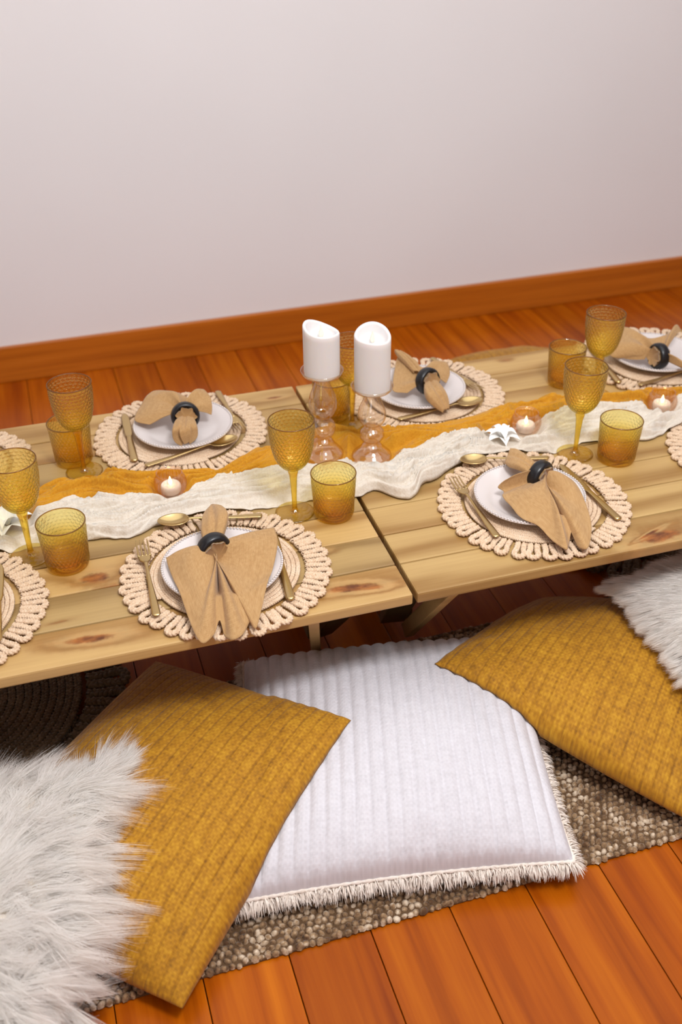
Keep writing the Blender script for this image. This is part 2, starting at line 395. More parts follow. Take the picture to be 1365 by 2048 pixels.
# ------------------------------------------------------------------ placemats
def braid(path, period, amp, zamp, rad, sides=5, closed=False, taper=None):
    """three-strand plait along a flat path"""
    path = np.asarray(path, float)
    d = np.r_[0, np.cumsum(np.linalg.norm(np.diff(path, axis=0), axis=1))]
    n = max(8, int(d[-1]/period*8)); t = np.linspace(0, d[-1], n)
    P = np.stack([np.interp(t, d, path[:, i]) for i in range(3)], -1)
    tg = np.gradient(P, axis=0); tg /= np.linalg.norm(tg, axis=1)[:, None]
    side = np.stack([-tg[:, 1], tg[:, 0], 0*t], -1)
    out = []
    for k in range(3):
        ph = 2*PI*t/period+2*PI*k/3
        Q = P+side*(amp*np.sin(ph))[:, None]; Q[:, 2] += zamp*np.sin(2*ph)
        out.append(tube_arrays(Q, rad, sides))
    return join(out)
RI = .140; MZ = .0056
def loop_path(r0, r1):
    a = [(r0, -.0060, MZ), (r0+(r1-r0)*.5, -.0068, MZ), (r1-.0095, -.0092, MZ)]
    th = np.linspace(-PI/2, PI/2, 9)[1:-1]
    a += [(r1-.0095+.0095*math.cos(q), .0095*math.sin(q), MZ) for q in th]
    a += [(r1-.0095, .0092, MZ), (r0+(r1-r0)*.5, .0068, MZ), (r0, .0060, MZ)]
    a = np.array(a); d = np.r_[0, np.cumsum(np.linalg.norm(np.diff(a, axis=0), axis=1))]
    return catmull(a, d, np.linspace(0, d[-1], 60))
V, F = braid(loop_path(RI+.004, .1855), .0145, .0034, .0022, .0028, 6)
loop_meshes = []
for k in range(3):
    j = V.copy(); s = .97+.03*k; j[:, 0] = (j[:, 0]-RI)*s+RI; j[:, 1] *= 1.02-.03*k
    j[:, 1] += (k-1)*.0012*ss(j[:, 0], RI+.01, .19); loop_meshes.append(raw_mesh('loop', j, F))
rr = RI+.001; sp_ = .0084; nt = int(rr/sp_)
th = np.linspace(0, 2*PI*nt, nt*70); r_ = np.maximum(.003, sp_*th/(2*PI))
V, F = braid(np.stack([r_*np.cos(th), r_*np.sin(th), 0*th+MZ], -1), .0125, .0026, .0018, .0022, 5)
disc_me = raw_mesh('woven_disc', V, F)
def placemat(name, label, x, y, rz, group, scale=1.0, z=T, mat='raffia', cat='placemat', nl=38):
    t = thing(name, label, cat, (x, y, z), rz, group)
    t.scale = (scale,)*3
    def mm(me):
        if mat == 'raffia': return me
        m = me.copy(); m.materials.clear(); return m
    ob('woven_disc', mm(disc_me), MAT[mat], t)
    lm = [mm(m) for m in loop_meshes]
    for i in range(nl):
        o = ob('loop', lm[random.randrange(3)], MAT[mat], t, rot=(0, 0, 2*PI*(i+random.uniform(-.1, .1))/nl))
        o.location = (0, 0, random.uniform(0, .0008))
    return t
G = 'scalloped raffia placemats'
MATS = dict(FC=(-.301, .164), FR=(.321, .190), BL=(-.288, .685), BC=(.282, .685), BR=(.895, .668), FL=(-.80, .198), FRR=(.86, .215), BLL=(-.79, .675))
LB = dict(FC='round raffia placemat under the plate whose napkin hangs over the table edge',
          FR='round raffia placemat on the front of the table right of the joint, fully in view',
          BL='round raffia placemat at the back of the left table, under the rosebud napkin',
          BC='round raffia placemat at the back of the table, behind the pillar candles',
          BR='round raffia placemat at the far back right corner beside the amber goblets',
          FL='round raffia placemat cut off by the left edge, front row',
          FRR='round raffia placemat of which only a few loops show at the right edge',
          BLL='round raffia placemat cut off at the left edge, behind the front-left goblet')
for k, (x, y) in MATS.items(): placemat('placemat', LB[k], x, y, random.uniform(0, 6), G)

# ------------------------------------------------------------------ plates
pp = smooth_prof([(.0, .004), (.058, .004), (.070, .0065), (.085, .013), (.100, .0185), (.1065, .0205), (.1085, .020), (.1085, .0185),
                  (.100, .0150), (.086, .0095), (.072, .002), (.060, .0), (.0, .0)], 70)[::-1]
pp[:, 0] = np.maximum(pp[:, 0], 0)
V, F = lathe_arrays(pp, 72); plate_me = raw_mesh('dish', V, F)
def bead():
    a = []
    for i in range(4):
        ph = PI*i/3
        for j in range(6): a.append((math.sin(ph)*math.cos(j*PI/3), math.sin(ph)*math.sin(j*PI/3), math.cos(ph)))
    return np.array(a), grid_faces(4, 6, cv=True)
bv, bf = bead(); P_ = []
for i in range(104):
    a = 2*PI*i/104; P_.append((bv*np.array([.0029, .0029, .0022])+np.array([.1062*math.cos(a), .1062*math.sin(a), .0212]), bf))
V, F = join(P_); bead_me = raw_mesh('beaded_rim', V, F)
PZ = T+.0108
PL = dict(FC=(-.308, .155), FR=(.310, .190), BL=(-.282, .682), BC=(.270, .682), BR=(.885, .668))
LP = dict(FC='white plate with beaded rim half covered by the napkin that drapes over the table edge',
          FR='white beaded plate right of the table joint, its napkin slanting to the right',
          BL='white beaded plate at the back left, behind the tea light on the mustard runner',
          BC='white beaded plate directly behind the right pillar candle',
          BR='white beaded plate cut by the right edge at the back')
for k, (x, y) in PL.items():
    t = thing('plate', LP[k], 'plate', (x, y, PZ), 0, 'white beaded plates')
    d_ = ob('dish', plate_me, MAT['plate'], t); ob('beaded_rim', bead_me, MAT['plate'], d_)

# ------------------------------------------------------------------ cutlery (local +Y is the head, origin mid length)
def blade_strip(rows, nseg=10):
    """rows: y, half width, z centre, half thickness -> closed lens-shaped bar"""
    rows = np.asarray(rows, float); d = rows[:, 0]
    t = np.linspace(d[0], d[-1], nseg*(len(rows)-1)+1) if d[-1] > d[0] else None
    R = np.stack([np.interp(t, d, rows[:, i]) for i in range(4)], -1)
    a = np.linspace(0, 2*PI, 8, endpoint=False)
    P = np.stack([R[:, 1][:, None]*np.cos(a), R[:, 0][:, None]*np.ones(8), R[:, 2][:, None]+R[:, 3][:, None]*np.sin(a)], -1)
    V = P.reshape(-1, 3); F = grid_faces(len(R), 8, cv=True).tolist()
    n = len(V); V = np.vstack([V, P[0].mean(0), P[-1].mean(0)])
    for j in range(8):
        F.append([n, j, (j+1) % 8]); b = (len(R)-1)*8; F.append([n+1, b+(j+1) % 8, b+j])
    return V, F
def mk(name, rows, n=8):
    V, F = blade_strip(rows, n); return raw_mesh(name, V, F)
fork_handle = mk('handle', [(-.105, .004, .003, .001), (-.102, .0075, .003, .0016), (-.06, .0062, .004, .0016), (-.01, .0036, .006, .0015), (.03, .0026, .009, .0015), (.042, .004, .009, .0013)])
fork_head = mk('head', [(.04, .0035, .009, .0013), (.05, .0105, .007, .0010), (.062, .0125, .006, .0009), (.066, .0125, .006, .0009)])
tine_me = mk('tine', [(.064, .0022, .006, .0010), (.085, .0017, .007, .0009), (.103, .0014, .010, .0008), (.108, .0005, .011, .0004)])
knife_handle = mk('handle', [(-.112, .004, .004, .002), (-.108, .0082, .004, .0030), (-.06, .0075, .004, .0030), (-.02, .0062, .004, .0026), (.0, .0058, .004, .0022)])
knife_blade = mk('blade', [(-.002, .0058, .004, .0018), (.012, .0085, .004, .0008), (.06, .0095, .004, .0008), (.095, .0085, .004, .0007), (.108, .005, .004, .0006), (.113, .0012, .004, .0004)])
spoon_handle = mk('handle', [(-.100, .004, .003, .001), (-.097, .0080, .003, .0016), (-.05, .0060, .004, .0016), (.0, .0034, .007, .0016), (.036, .003, .010, .0016), (.044, .005, .009, .0014)])
u_ = np.linspace(0, 1, 15); v_ = np.linspace(0, 2*PI, 28, endpoint=False)
def bowl(dz, sc):
    P = []
    for q in u_:
        rr_ = q*sc
        for a in v_:
            x = .0205*rr_*math.cos(a)*(1+.10*math.sin(a)*-1); y = .071+.031*rr_*math.sin(a)
            P.append((x, y, .0105-.0085*(1-q*q)+dz))
    return np.array(P)
VA = bowl(0, .97); VB = bowl(-.0016, 1.0)
V = np.vstack([VA, VB]); n0 = len(VA); Fa = grid_faces(15, 28, cv=True); Fb = grid_faces(15, 28, cv=True, off=n0, flip=True)
rimf = np.array([[14*28+j, 14*28+(j+1) % 28, n0+14*28+(j+1) % 28, n0+14*28+j] for j in range(28)])
spoon_bowl = raw_mesh('bowl', V, np.vstack([Fa, Fb, rimf[:, ::-1]]))
def cutlery(kind, label, head, tail, z=.0135, tilt=0.0):
    h = np.array(head); e = np.array(tail); c = (h+e)/2; d = h-e
    half = {'fork': .1065, 'knife': .1125, 'spoon': .101}[kind]
    t = thing(kind, label, kind, (c[0], c[1], T+z), math.atan2(d[1], d[0])-PI/2, 'gold cutlery')
    s = min(1.05, max(.9, np.linalg.norm(d)/2/half)); t.scale = (1, s, 1)
    t.rotation_euler[0] = tilt
    if kind == 'fork':
        ob('handle', fork_handle, MAT['gold'], t); hd = ob('head', fork_head, MAT['gold'], t)
        for i in range(4): ob('tine', tine_me, MAT['gold'], hd, loc=(-.0102+.0068*i, 0, 0))
    elif kind == 'knife':
        ob('handle', knife_handle, MAT['gold'], t); ob('blade', knife_blade, MAT['gold'], t)
    else:
        ob('handle', spoon_handle, MAT['gold'], t); ob('bowl', spoon_bowl, MAT['gold'], t)
    return t
CZ = .0142
cutlery('fork', 'gold fork on the raffia mat left of the overhanging napkin', (-.434, .278), (-.441, .062), CZ)
cutlery('knife', 'gold knife right of the overhanging napkin, front of the left table', (-.195, .252), (-.215, .034), CZ-.002)
cutlery('spoon', 'gold spoon lying above the plate with the overhanging napkin', (-.395, .334), (-.199, .299), CZ)
cutlery('fork', 'gold fork left of the plate just right of the table joint', (.197, .300), (.197, .090), CZ)
cutlery('knife', 'gold knife right of the slanting napkin on the right table', (.429, .287), (.441, .071), CZ-.002)
cutlery('spoon', 'gold spoon above the plate right of the joint, near the white flower', (.236, .358), (.42, .318), CZ)
cutlery('knife', 'gold knife left of the back-left plate', (-.397, .795), (-.404, .579), CZ-.002)
cutlery('fork', 'gold fork right of the back-left plate, tines towards the viewer', (-.164, .625), (-.175, .835), CZ)
cutlery('spoon', 'gold spoon in front of the back-left plate, above the tea light', (-.18, .600), (-.388, .553), CZ)
cutlery('spoon', 'gold spoon in front of the plate behind the right candle', (.393, .592), (.174, .572), CZ)
cutlery('fork', 'gold fork at the right of the plate behind the right candle', (.405, .63), (.365, .84), CZ)
cutlery('knife', 'gold knife beside the far back right plate, mostly behind a goblet', (.77, .785), (.734, .572), CZ-.002)
cutlery('spoon', 'gold spoon in front of the far back right plate', (.97, .575), (.769, .547), CZ)
cutlery('knife', 'gold knife just showing at the left edge on the front-left mat', (-.688, .30), (-.70, .08), CZ-.002)

# ------------------------------------------------------------------ napkins and rings
def sheet(name, P, mat, parent, thick=.0012):
    nu, nv = P.shape[:2]
    du = np.r_[0, np.cumsum(np.linalg.norm(np.diff(P.mean(1), axis=0), axis=1))]; uvx = np.linspace(0, 1, nu)*np.linalg.norm(P[-1]-P[0], axis=-1).max()
    UV = np.stack(np.meshgrid(uvx, np.linspace(0, .2, nv), indexing='ij'), -1).reshape(-1, 2)
    me = raw_mesh(name, P.reshape(-1, 3), grid_faces(nu, nv), uv=UV)
    o = ob(name, me, mat, parent)
    s = o.modifiers.new('thickness', 'SOLIDIFY'); s.thickness = thick; s.offset = 0
    return o
def fan(parent, ringc, across, ends, nu=90, nv=34, gather=.017, floorz=None, name='fan', sag=.6):
    """cloth spreading from the ring: ends = x, y, z, ridge height for stations from one wing to the other (relative coords)"""
    ends = np.asarray(ends, float); m = len(ends)
    d = np.arange(m, dtype=float); t = np.linspace(0, m-1, nu)
    E = catmull(ends, d, t); u = np.linspace(-1, 1, nu)
    ph = np.abs(((u+1)*3.2) % 2-1)
    start = np.array(ringc)+np.outer(u*gather, across)+np.outer((ph-.45)*.026, (0, 0, 1))
    v = np.linspace(0, 1, nv); P = np.zeros((nu, nv, 3))
    for j, q in enumerate(v):
        e = q**.92
        P[:, j] = start*(1-e)+E[:, :3]*e
        zs = start[:, 2]*(1-q)**1.3+E[:, 2]*(1-(1-q)**1.3)
        P[:, j, 2] = zs*sag+P[:, j, 2]*(1-sag)+(E[:, 3]*1.7-.006)*np.sin(PI*q*.88)**.9
    P[..., 2] += (noise(P[..., 0]*70, P[..., 1]*70, 3)-.5)*.004*ss(v, .1, .5)[None, :]
    if floorz is not None:
        fz = floorz(P[..., 0], P[..., 1]); z = np.maximum(P[..., 2], fz)
        for _ in range(7):
            q = np.pad(z, 1, 'edge'); z = np.maximum((q[1:-1, 1:-1]*2+q[:-2, 1:-1]+q[2:, 1:-1]+q[1:-1, :-2]+q[1:-1, 2:])/6, fz)
        P[:, 3:, 2] = z[:, 3:]
    return sheet(name, P, MAT['linen'], parent)
def leaf(parent, rows, name='tuft', nu=40, nv=30, n=1.0):
    """folded end: rows = centre xyz, half-width xyz, ridge height"""
    rows = np.asarray(rows, float); d = np.arange(len(rows), dtype=float)
    R = catmull(rows, d, np.linspace(0, len(rows)-1, nv)); u = np.linspace(-1, 1, nu)
    P = np.zeros((nu, nv, 3))
    for i, q in enumerate(u):
        P[i] = R[:, :3]+R[:, 3:6]*np.sin(q*PI/2*1.15)/np.sin(PI/2*1.15)
        P[i, :, 2] += R[:, 6]*(np.cos(q*PI/2)**1.2 - .55*np.exp(-(q/.16)**2)+ .12*np.cos(q*9))
    return sheet(name, P, MAT['linen'], parent)
th = np.linspace(0, 2*PI, 48, endpoint=False); ph = np.linspace(0, 2*PI, 14, endpoint=False)
TH, PH = np.meshgrid(th, ph, indexing='ij')
sx = np.sign(np.cos(PH))*np.abs(np.cos(PH))**.8; sy = np.sign(np.sin(PH))*np.abs(np.sin(PH))**.7
RR = .0255+.0052*sx*(1)+.0008*np.abs(sx); AX = .0125*sy*(1-.12*sx)
V = np.stack([RR*np.cos(TH), AX, RR*np.sin(TH)], -1).reshape(-1, 3)     # axis along local y
ring_me = raw_mesh('napkin_ring', V, grid_faces(48, 14, cu=True, cv=True, flip=True))
def waist(t, c, rz, tilt=0.0):
    a = np.linspace(0, 2*PI, 60, endpoint=False); y = np.linspace(-.0165, .0165, 9)
    r = .0196*(1+.10*np.cos(7*a)+.05*np.cos(13*a+1))[None]*(1+.10*(np.abs(y)/.0165)**2)[:, None]
    P = np.stack([r*np.cos(a)[None], y[:, None]+0*r, r*np.sin(a)[None]], -1)
    V = np.vstack([P.reshape(-1, 3), [[0, -.024, 0], [0, .024, 0]]]); F = grid_faces(9, 60, cv=True).tolist()
    F += [[540, (j+1) % 60, j] for j in range(60)]+[[541, 480+j, 480+(j+1) % 60] for j in range(60)]
    R3 = np.array(Matrix.Rotation(rz, 3, 'Z') @ Matrix.Rotation(tilt, 3, 'X'))
    return ob('gathered_waist', raw_mesh('gathered_waist', V@R3.T+np.array(c), F), MAT['linen'], t)
def ring(label, c, rz, tilt=0.0):
    waist(t, c, rz, tilt).location = -Vector(t.location)
    o = ob('napkin_ring', ring_me, MAT['ring'], loc=c); o.rotation_euler = (tilt, 0, rz)
    return tag(o, label, 'napkin ring', 'black napkin rings')
def plate_floor(key, extra=.003):
    cx, cy = PL[key]; mx, my = MATS[key]; rp = pp
    def f(x, y):
        r = np.hypot(x-cx, y-cy)
        z = np.where(r < .058, .004, np.where(r < .1075, .004+(r-.058)/.05*.0175, 0))+.0108
        z = np.where(r < .109, np.maximum(z, .012+.0225*ss(r, .082, .102)), np.maximum(np.where(np.hypot(x-mx, y-my) < .192, .0128, .002), (.0345-(r-.109)*.36)*(r < .166)))
        yt = (y*math.cos(TA)-x*math.sin(TA))
        z = np.where(yt < -.004, -1, z)
        return z+extra+T
    return f
def pt(x, y, z, r=0): a = at(x, y, z); return (a[0], a[1], a[2], r)
def napkin(label, group='tan linen napkins'):
    return thing('napkin', label, 'napkin', (0, 0, 0), 0, group)
def set_base(t, c):
    """put the Empty at the thing's base, its cloth staying where it is"""
    t.location = c
    for ch in t.children: ch.location = -Vector(c)

# front centre, hanging over the table edge
c = at(428, 1098, .050); ax = np.array([.97, .24, 0])
t = napkin('tan linen napkin hanging over the front edge of the left table')
fan(t, c+np.array([0, -.004, -.004]), ax, [pt(549, 1060, .040, .010), pt(556, 1095, .036, .014), pt(545, 1150, .022, .010), pt(525, 1225, .016, .012), pt(513, 1264, .012, .012), pt(500, 1252, .010, .004),
     pt(486, 1280, .009, .018), pt(466, 1292, .004, .020), pt(450, 1272, .010, .003), pt(440, 1252, .012, -.002), pt(428, 1280, .008, .016), pt(408, 1301, .002, .022), pt(390, 1274, .012, .016), pt(362, 1205, .016, .016), pt(340, 1150, .024, .018), pt(333, 1122, .036, .014)], nu=140, floorz=plate_floor('FC'))
tip = at(424, 1010, .050); md = at(430, 1050, .060)
leaf(t, [(*(c+np.array([0, .006, 0])), .013, .003, 0, .008), (*(c*.55+md*.45), .020, .005, .004, .016), (*md, .026, .006, .006, .020), (*(md*.45+tip*.55), .019, .005, .002, .016), (*tip, .002, .001, 0, .002)])
set_base(t, (PL['FC'][0], PL['FC'][1], PZ+.0045))
ring('black napkin ring on the napkin that hangs over the table edge', c, .22)

# front right
c = at(1081, 951, .048); ax = np.array([.93, .1, 0]); ax /= np.linalg.norm(ax)
t = napkin('tan linen napkin slanting across the plate on the right table')
fan(t, c+np.array([.004, -.006, -.002]), ax, [pt(1120, 952, .045, .010), pt(1150, 975, .040, .016), pt(1172, 1015, .032, .012), pt(1183, 1060, .022, .012), pt(1176, 1103, .016, .014), pt(1158, 1098, .014, .006), pt(1143, 1075, .012, .000),
     pt(1136, 1105, .014, .020), pt(1130, 1113, .013, .022), pt(1108, 1095, .014, .016), pt(1078, 1068, .018, .016), pt(1045, 1048, .026, .016), pt(1020, 1018, .032, .014), pt(1005, 995, .036, .008), pt(1008, 985, .030, .004), pt(996, 980, .034, .010), pt(1012, 968, .046, .016)], nu=140, floorz=plate_floor('FR'))
tip = at(1016, 912, .050); md = at(1045, 928, .052)
leaf(t, [(*(c+np.array([-.006, .008, 0])), .012, .008, 0, .008), (*(c*.55+md*.45), .014, .012, .0, .012), (*md, .016, .016, .0, .016), (*(md*.4+tip*.6), .016, .018, .004, .012), (*tip, .012, .014, .006, .004)])
set_base(t, (PL['FR'][0], PL['FR'][1], PZ+.0045))
ring('black napkin ring on the plate right of the table joint', c, .45)

# back left, rosebud end towards the viewer
c = at(371, 832, .052); ax = np.array([.97, .1, 0])
t = napkin('tan linen napkin with a rosebud end on the back-left plate')
fan(t, c+np.array([0, .006, .0]), ax, [pt(424, 836, .034, .010), pt(425, 818, .050, .014), pt(420, 800, .060, .016), pt(404, 786, .066, .018), pt(388, 800, .056, .002), pt(370, 796, .058, .010), pt(345, 790, .064, .016), pt(315, 786, .062, .012),
     pt(298, 796, .056, .014), pt(285, 815, .044, .016), pt(270, 845, .036, .012), pt(300, 856, .032, .012)], floorz=plate_floor('BL'))
tip = at(372, 890, .022); md = at(371, 868, .044)
leaf(t, [(*(c+np.array([0, -.006, 0])), .012, .002, 0, .010), (*(c*.5+md*.5), .022, .004, -.004, .020), (*md, .027, .006, -.004, .026), (*(md*.45+tip*.55), .022, .004, -.002, .022), (*tip, .008, .002, 0, .006)], n=1)
r2 = at(372, 876, .040)
leaf(t, [(*(c+np.array([0, -.012, .004])), .006, .001, 0, .006), (*(md+np.array([0, -.004, .012])), .012, .003, 0, .010), (*(r2+np.array([0, -.004, .004])), .010, .002, 0, .010), (*(tip+np.array([0, -.004, .004])), .003, .001, 0, .002)], name='inner_fold')
set_base(t, (PL['BL'][0], PL['BL'][1], PZ+.0045))
ring('black napkin ring on the back-left plate', c, -.05, -.25)

# back centre
c = at(856, 762, .052); ax = np.array([.92, -.35, 0])
t = napkin('tan linen napkin behind the right pillar candle, its end drooping over the plate')
fan(t, c+np.array([0, .006, .0]), ax, [pt(893, 770, .030, .010), pt(900, 752, .040, .012), pt(893, 730, .054, .014), pt(868, 728, .058, .012), pt(845, 735, .060, .004), pt(822, 722, .064, .014), pt(797, 720, .056, .012), pt(790, 742, .046, .008), pt(786, 768, .040, .008), pt(788, 785, .034, .008), pt(815, 790, .030, .008)], floorz=plate_floor('BC'))
a = at(840, 748, .062); b = at(798, 705, .074)
leaf(t, [(*a, .010, -.010, 0, .008), (*(a*.6+b*.4), .011, -.012, .0, .014), (*(a*.25+b*.75), .011, -.012, 0, .014), (*b, .007, -.008, 0, .008)], name='rolled_corner')
tip = at(893, 823, .022); md = at(873, 795, .046)
leaf(t, [(*(c+np.array([.004, -.006, 0])), .012, .003, 0, .010), (*(c*.5+md*.5), .021, .006, -.002, .020), (*md, .025, .007, -.004, .024), (*(md*.45+tip*.55), .019, .006, -.003, .020), (*tip, .008, .003, 0, .008)])
set_base(t, (PL['BC'][0], PL['BC'][1], PZ+.0045))
ring('black napkin ring behind the right pillar candle', c, .35, -.2)

# back right
c = at(1318, 712, .050); ax = np.array([.5, -.86, 0])
t = napkin('tan linen napkin on the far back right plate, beside the goblet')
fan(t, c+np.array([-.006, .002, .0]), ax, [pt(1290, 722, .034, .008), pt(1255, 722, .030, .008), pt(1222, 716, .036, .010), pt(1215, 700, .044, .014), pt(1225, 672, .056, .012), pt(1248, 660, .064, .012), pt(1275, 668, .066, .010), pt(1300, 678, .066, .006), pt(1335, 672, .066, .010), pt(1352, 655, .074, .014), pt(1362, 665, .066, .010)], floorz=plate_floor('BR'))
tip = at(1385, 745, .034); md = at(1350, 727, .048)
leaf(t, [(*(c+np.array([.004, -.002, 0])), .004, -.017, 0, .016), (*(c*.5+md*.5), .006, -.023, 0, .022), (*md, .007, -.022, 0, .020), (*tip, .004, -.012, 0, .010)])
set_base(t, (PL['BR'][0], PL['BR'][1], PZ+.0045))
ring('black napkin ring at the right edge on the back plate', c, -1.5, -.1)

# ------------------------------------------------------------------ goblets and tumblers
def dimples(r0, zlo, zhi, rows, cols, amp):
    def f(R, Z, TH):
        q = (Z-zlo)/(zhi-zlo)*rows; w_ = ss(Z, zlo, zlo+.012)*(1-ss(Z, zhi-.006, zhi))
        d = np.cos(2*PI*q)*np.cos(cols*TH+PI*np.floor(q+.25))
        d = np.abs(np.sin(PI*q))*np.abs(np.sin(cols/2*TH+PI/2*np.floor(q)))
        return R-amp*w_*d*(R > .01), Z
    return f
out = smooth_prof([(.0055, .098), (.010, .1), (.020, .106), (.031, .120), (.0385, .142), (.0425, .168), (.0438, .192), (.0436, .205)], 100)
inn = smooth_prof([(.0421, .205), (.0422, .192), (.0408, .168), (.0368, .142), (.0292, .121), (.018, .109), (.006, .105), (.0, .1045)], 60)
V, F = lathe_arrays(np.vstack([out, inn]), 168, dimples(.04, .108, .203, 13, 28, .0024)); gob_bowl = raw_mesh('bowl', V, F)
V, F = lathe_arrays(smooth_prof([(.0062, .006), (.0052, .012), (.0050, .03), (.0062, .06), (.0078, .085), (.0095, .099), (.006, .104), (0, .104)], 30), 20,
                    lambda R, Z, TH: (R*(1+.05*np.cos(6*TH)), Z)); gob_stem = raw_mesh('stem', V, F)
V, F = lathe_arrays(smooth_prof([(0, 0), (.036, 0), (.0385, .0012), (.036, .0022), (.022, .0034), (.010, .006), (.006, .010), (0, .011)], 34), 56,
                    lambda R, Z, TH: (R, Z+.0006*np.cos(9*TH)*np.sin(R*500)*(Z > .0015))); gob_foot = raw_mesh('foot', V, F)
MAT['amber_stem'] = amber_mat('amber_stem', 0, .1, (.97, .82, .30, 1), (.96, .80, .28, 1))
MAT['amber_foot'] = amber_mat('amber_foot', 0, .01, (.97, .88, .50, 1), (.96, .84, .42, 1))
def goblet(label, x, y, rz=0):
    t = thing('goblet', label, 'wine glass', (x, y, T+.0005), rz, 'amber glass goblets')
    ob('bowl', gob_bowl, MAT['amber_w'], t); ob('stem', gob_stem, MAT['amber_stem'], t); ob('foot', gob_foot, MAT['amber_foot'], t)
goblet('amber goblet cut by the left edge, in front of the white flower', -.632, .329, .3)
goblet('amber goblet standing left of the candlesticks, in front of the white runner', -.132, .312, 1.1)
goblet('amber goblet right of the white flower, beside the right tumbler', .492, .338, 2.0)
goblet('amber goblet at the back left, in front of a tumbler', -.508, .597, .7)
goblet('amber goblet half hidden behind the right pillar candle', .083, .607, 2.6)
goblet('amber goblet at the far back right, the highest in the photo', .664, .561, 1.6)
out = smooth_prof([(0, 0), (.032, 0), (.0365, .0015), (.0385, .006), (.0400, .025), (.0418, .055), (.0434, .080), (.0440, .094)], 90)
inn = smooth_prof([(.0424, .094), (.0418, .080), (.0400, .055), (.0378, .025), (.034, .015), (.02, .0125), (0, .012)], 36)
V, F = lathe_arrays(np.vstack([out, inn]), 180, dimples(.04, .012, .090, 11, 30, .0022)); tum_me = raw_mesh('tumbler', V, F)
V, F = tube_arrays(np.stack([.0432*np.cos(np.linspace(0, 2*PI, 64, endpoint=False)), .0432*np.sin(np.linspace(0, 2*PI, 64, endpoint=False)), np.full(64, .094)], -1), .0011, 6, True)
tumrim_me = raw_mesh('rim', V, F)
gob_rim = raw_mesh('rim', V*np.array([.0429/.0432, .0429/.0432, 1])+np.array([0, 0, .111]), F)
MAT['amber_rim'] = amber_mat('amber_rim', 0, .3, (.72, .52, .16, 1), (.72, .52, .16, 1))
for o in [o for o in COL.objects if o.name.split('.')[0] == 'goblet']: ob('rim', gob_rim, MAT['amber_rim'], [c for c in o.children if c.name.startswith('bowl')][0])
def tumbler(label, x, y, rz):
    t = thing('tumbler', label, 'glass', (x, y, T+.0005), rz, 'amber tumblers')
    c_ = ob('cup', tum_me, MAT['amber_t'], t); ob('rim', tumrim_me, MAT['amber_rim'], c_)
tumbler('amber tumbler at the front left, beside a round knot in the wood', -.569, .281, 0)
tumbler('amber tumbler in front of the left candlestick at the table joint', -.061, .283, 1)
tumbler('amber tumbler on the right table, in front of the votive at the right edge', .563, .292, 2)
tumbler('amber tumbler at the back left, behind a goblet', -.523, .648, 3)
tumbler('amber tumbler seen between the two pillar candles', .052, .660, 4)
tumbler('amber tumbler at the back right, left of the highest goblet', .625, .640, 5)

# ------------------------------------------------------------------ gauze runners
mu = np.array([(-1.3, .53), (-.9, .53), (-.679, .529), (-.606, .534), (-.55, .564), (-.513, .582), (-.439, .557), (-.412, .528), (-.341, .524), (-.242, .495), (-.204, .521), (-.14, .564), (-.103, .556), (-.04, .585), (.007, .590), (.065, .57), (.172, .544), (.26, .528), (.329, .534), (.422, .564), (.513, .546), (.663, .539), (.786, .524), (.852, .500), (1.0, .51), (1.3, .5)])
ml = np.array([(-1.3, .44), (-.683, .439), (-.636, .446), (-.589, .44), (-.525, .462), (-.454, .444), (-.376, .434), (-.292, .454), (-.247, .465), (-.165, .462), (-.121, .467), (-.027, .457), (.027, .454), (.113, .424), (.187, .432), (.252, .45), (.33, .465), (.438, .468), (.543, .475), (.654, .456), (.748, .458), (.833, .455), (1.3, .45)])
wl = np.array([(-1.3, .34), (-.687, .344), (-.62, .349), (-.57, .341), (-.524, .343), (-.451, .327), (-.39, .35), (-.312, .355), (-.243, .352), (-.196, .336), (-.144, .341), (-.094, .338), (.004, .32), (.045, .340), (.070, .300), (.086, .283), (.116, .290), (.14, .322), (.18, .33), (.223, .362), (.318, .388), (.402, .371), (.448, .347), (.482, .366), (.533, .371), (.615, .344), (.671, .336), (.746, .357), (.80, .375), (1.0, .37), (1.3, .37)])
HOLD = [(-.018, .493, .042), (.076, .455, .042)]
VOT = [(-.350, .451, .024), (.430, .450, .024), (.763, .440, .024)]
STAND = HOLD+VOT+[(-.508, .597, .040), (.083, .607, .04), (.664, .561, .040), (-.132, .312, .040), (.492, .338, .040), (-.632, .329, .040), (-.061, .283, .042), (.563, .292, .042)]
FLW = [(.368, .436, .030), (-.668, .432, .036)]
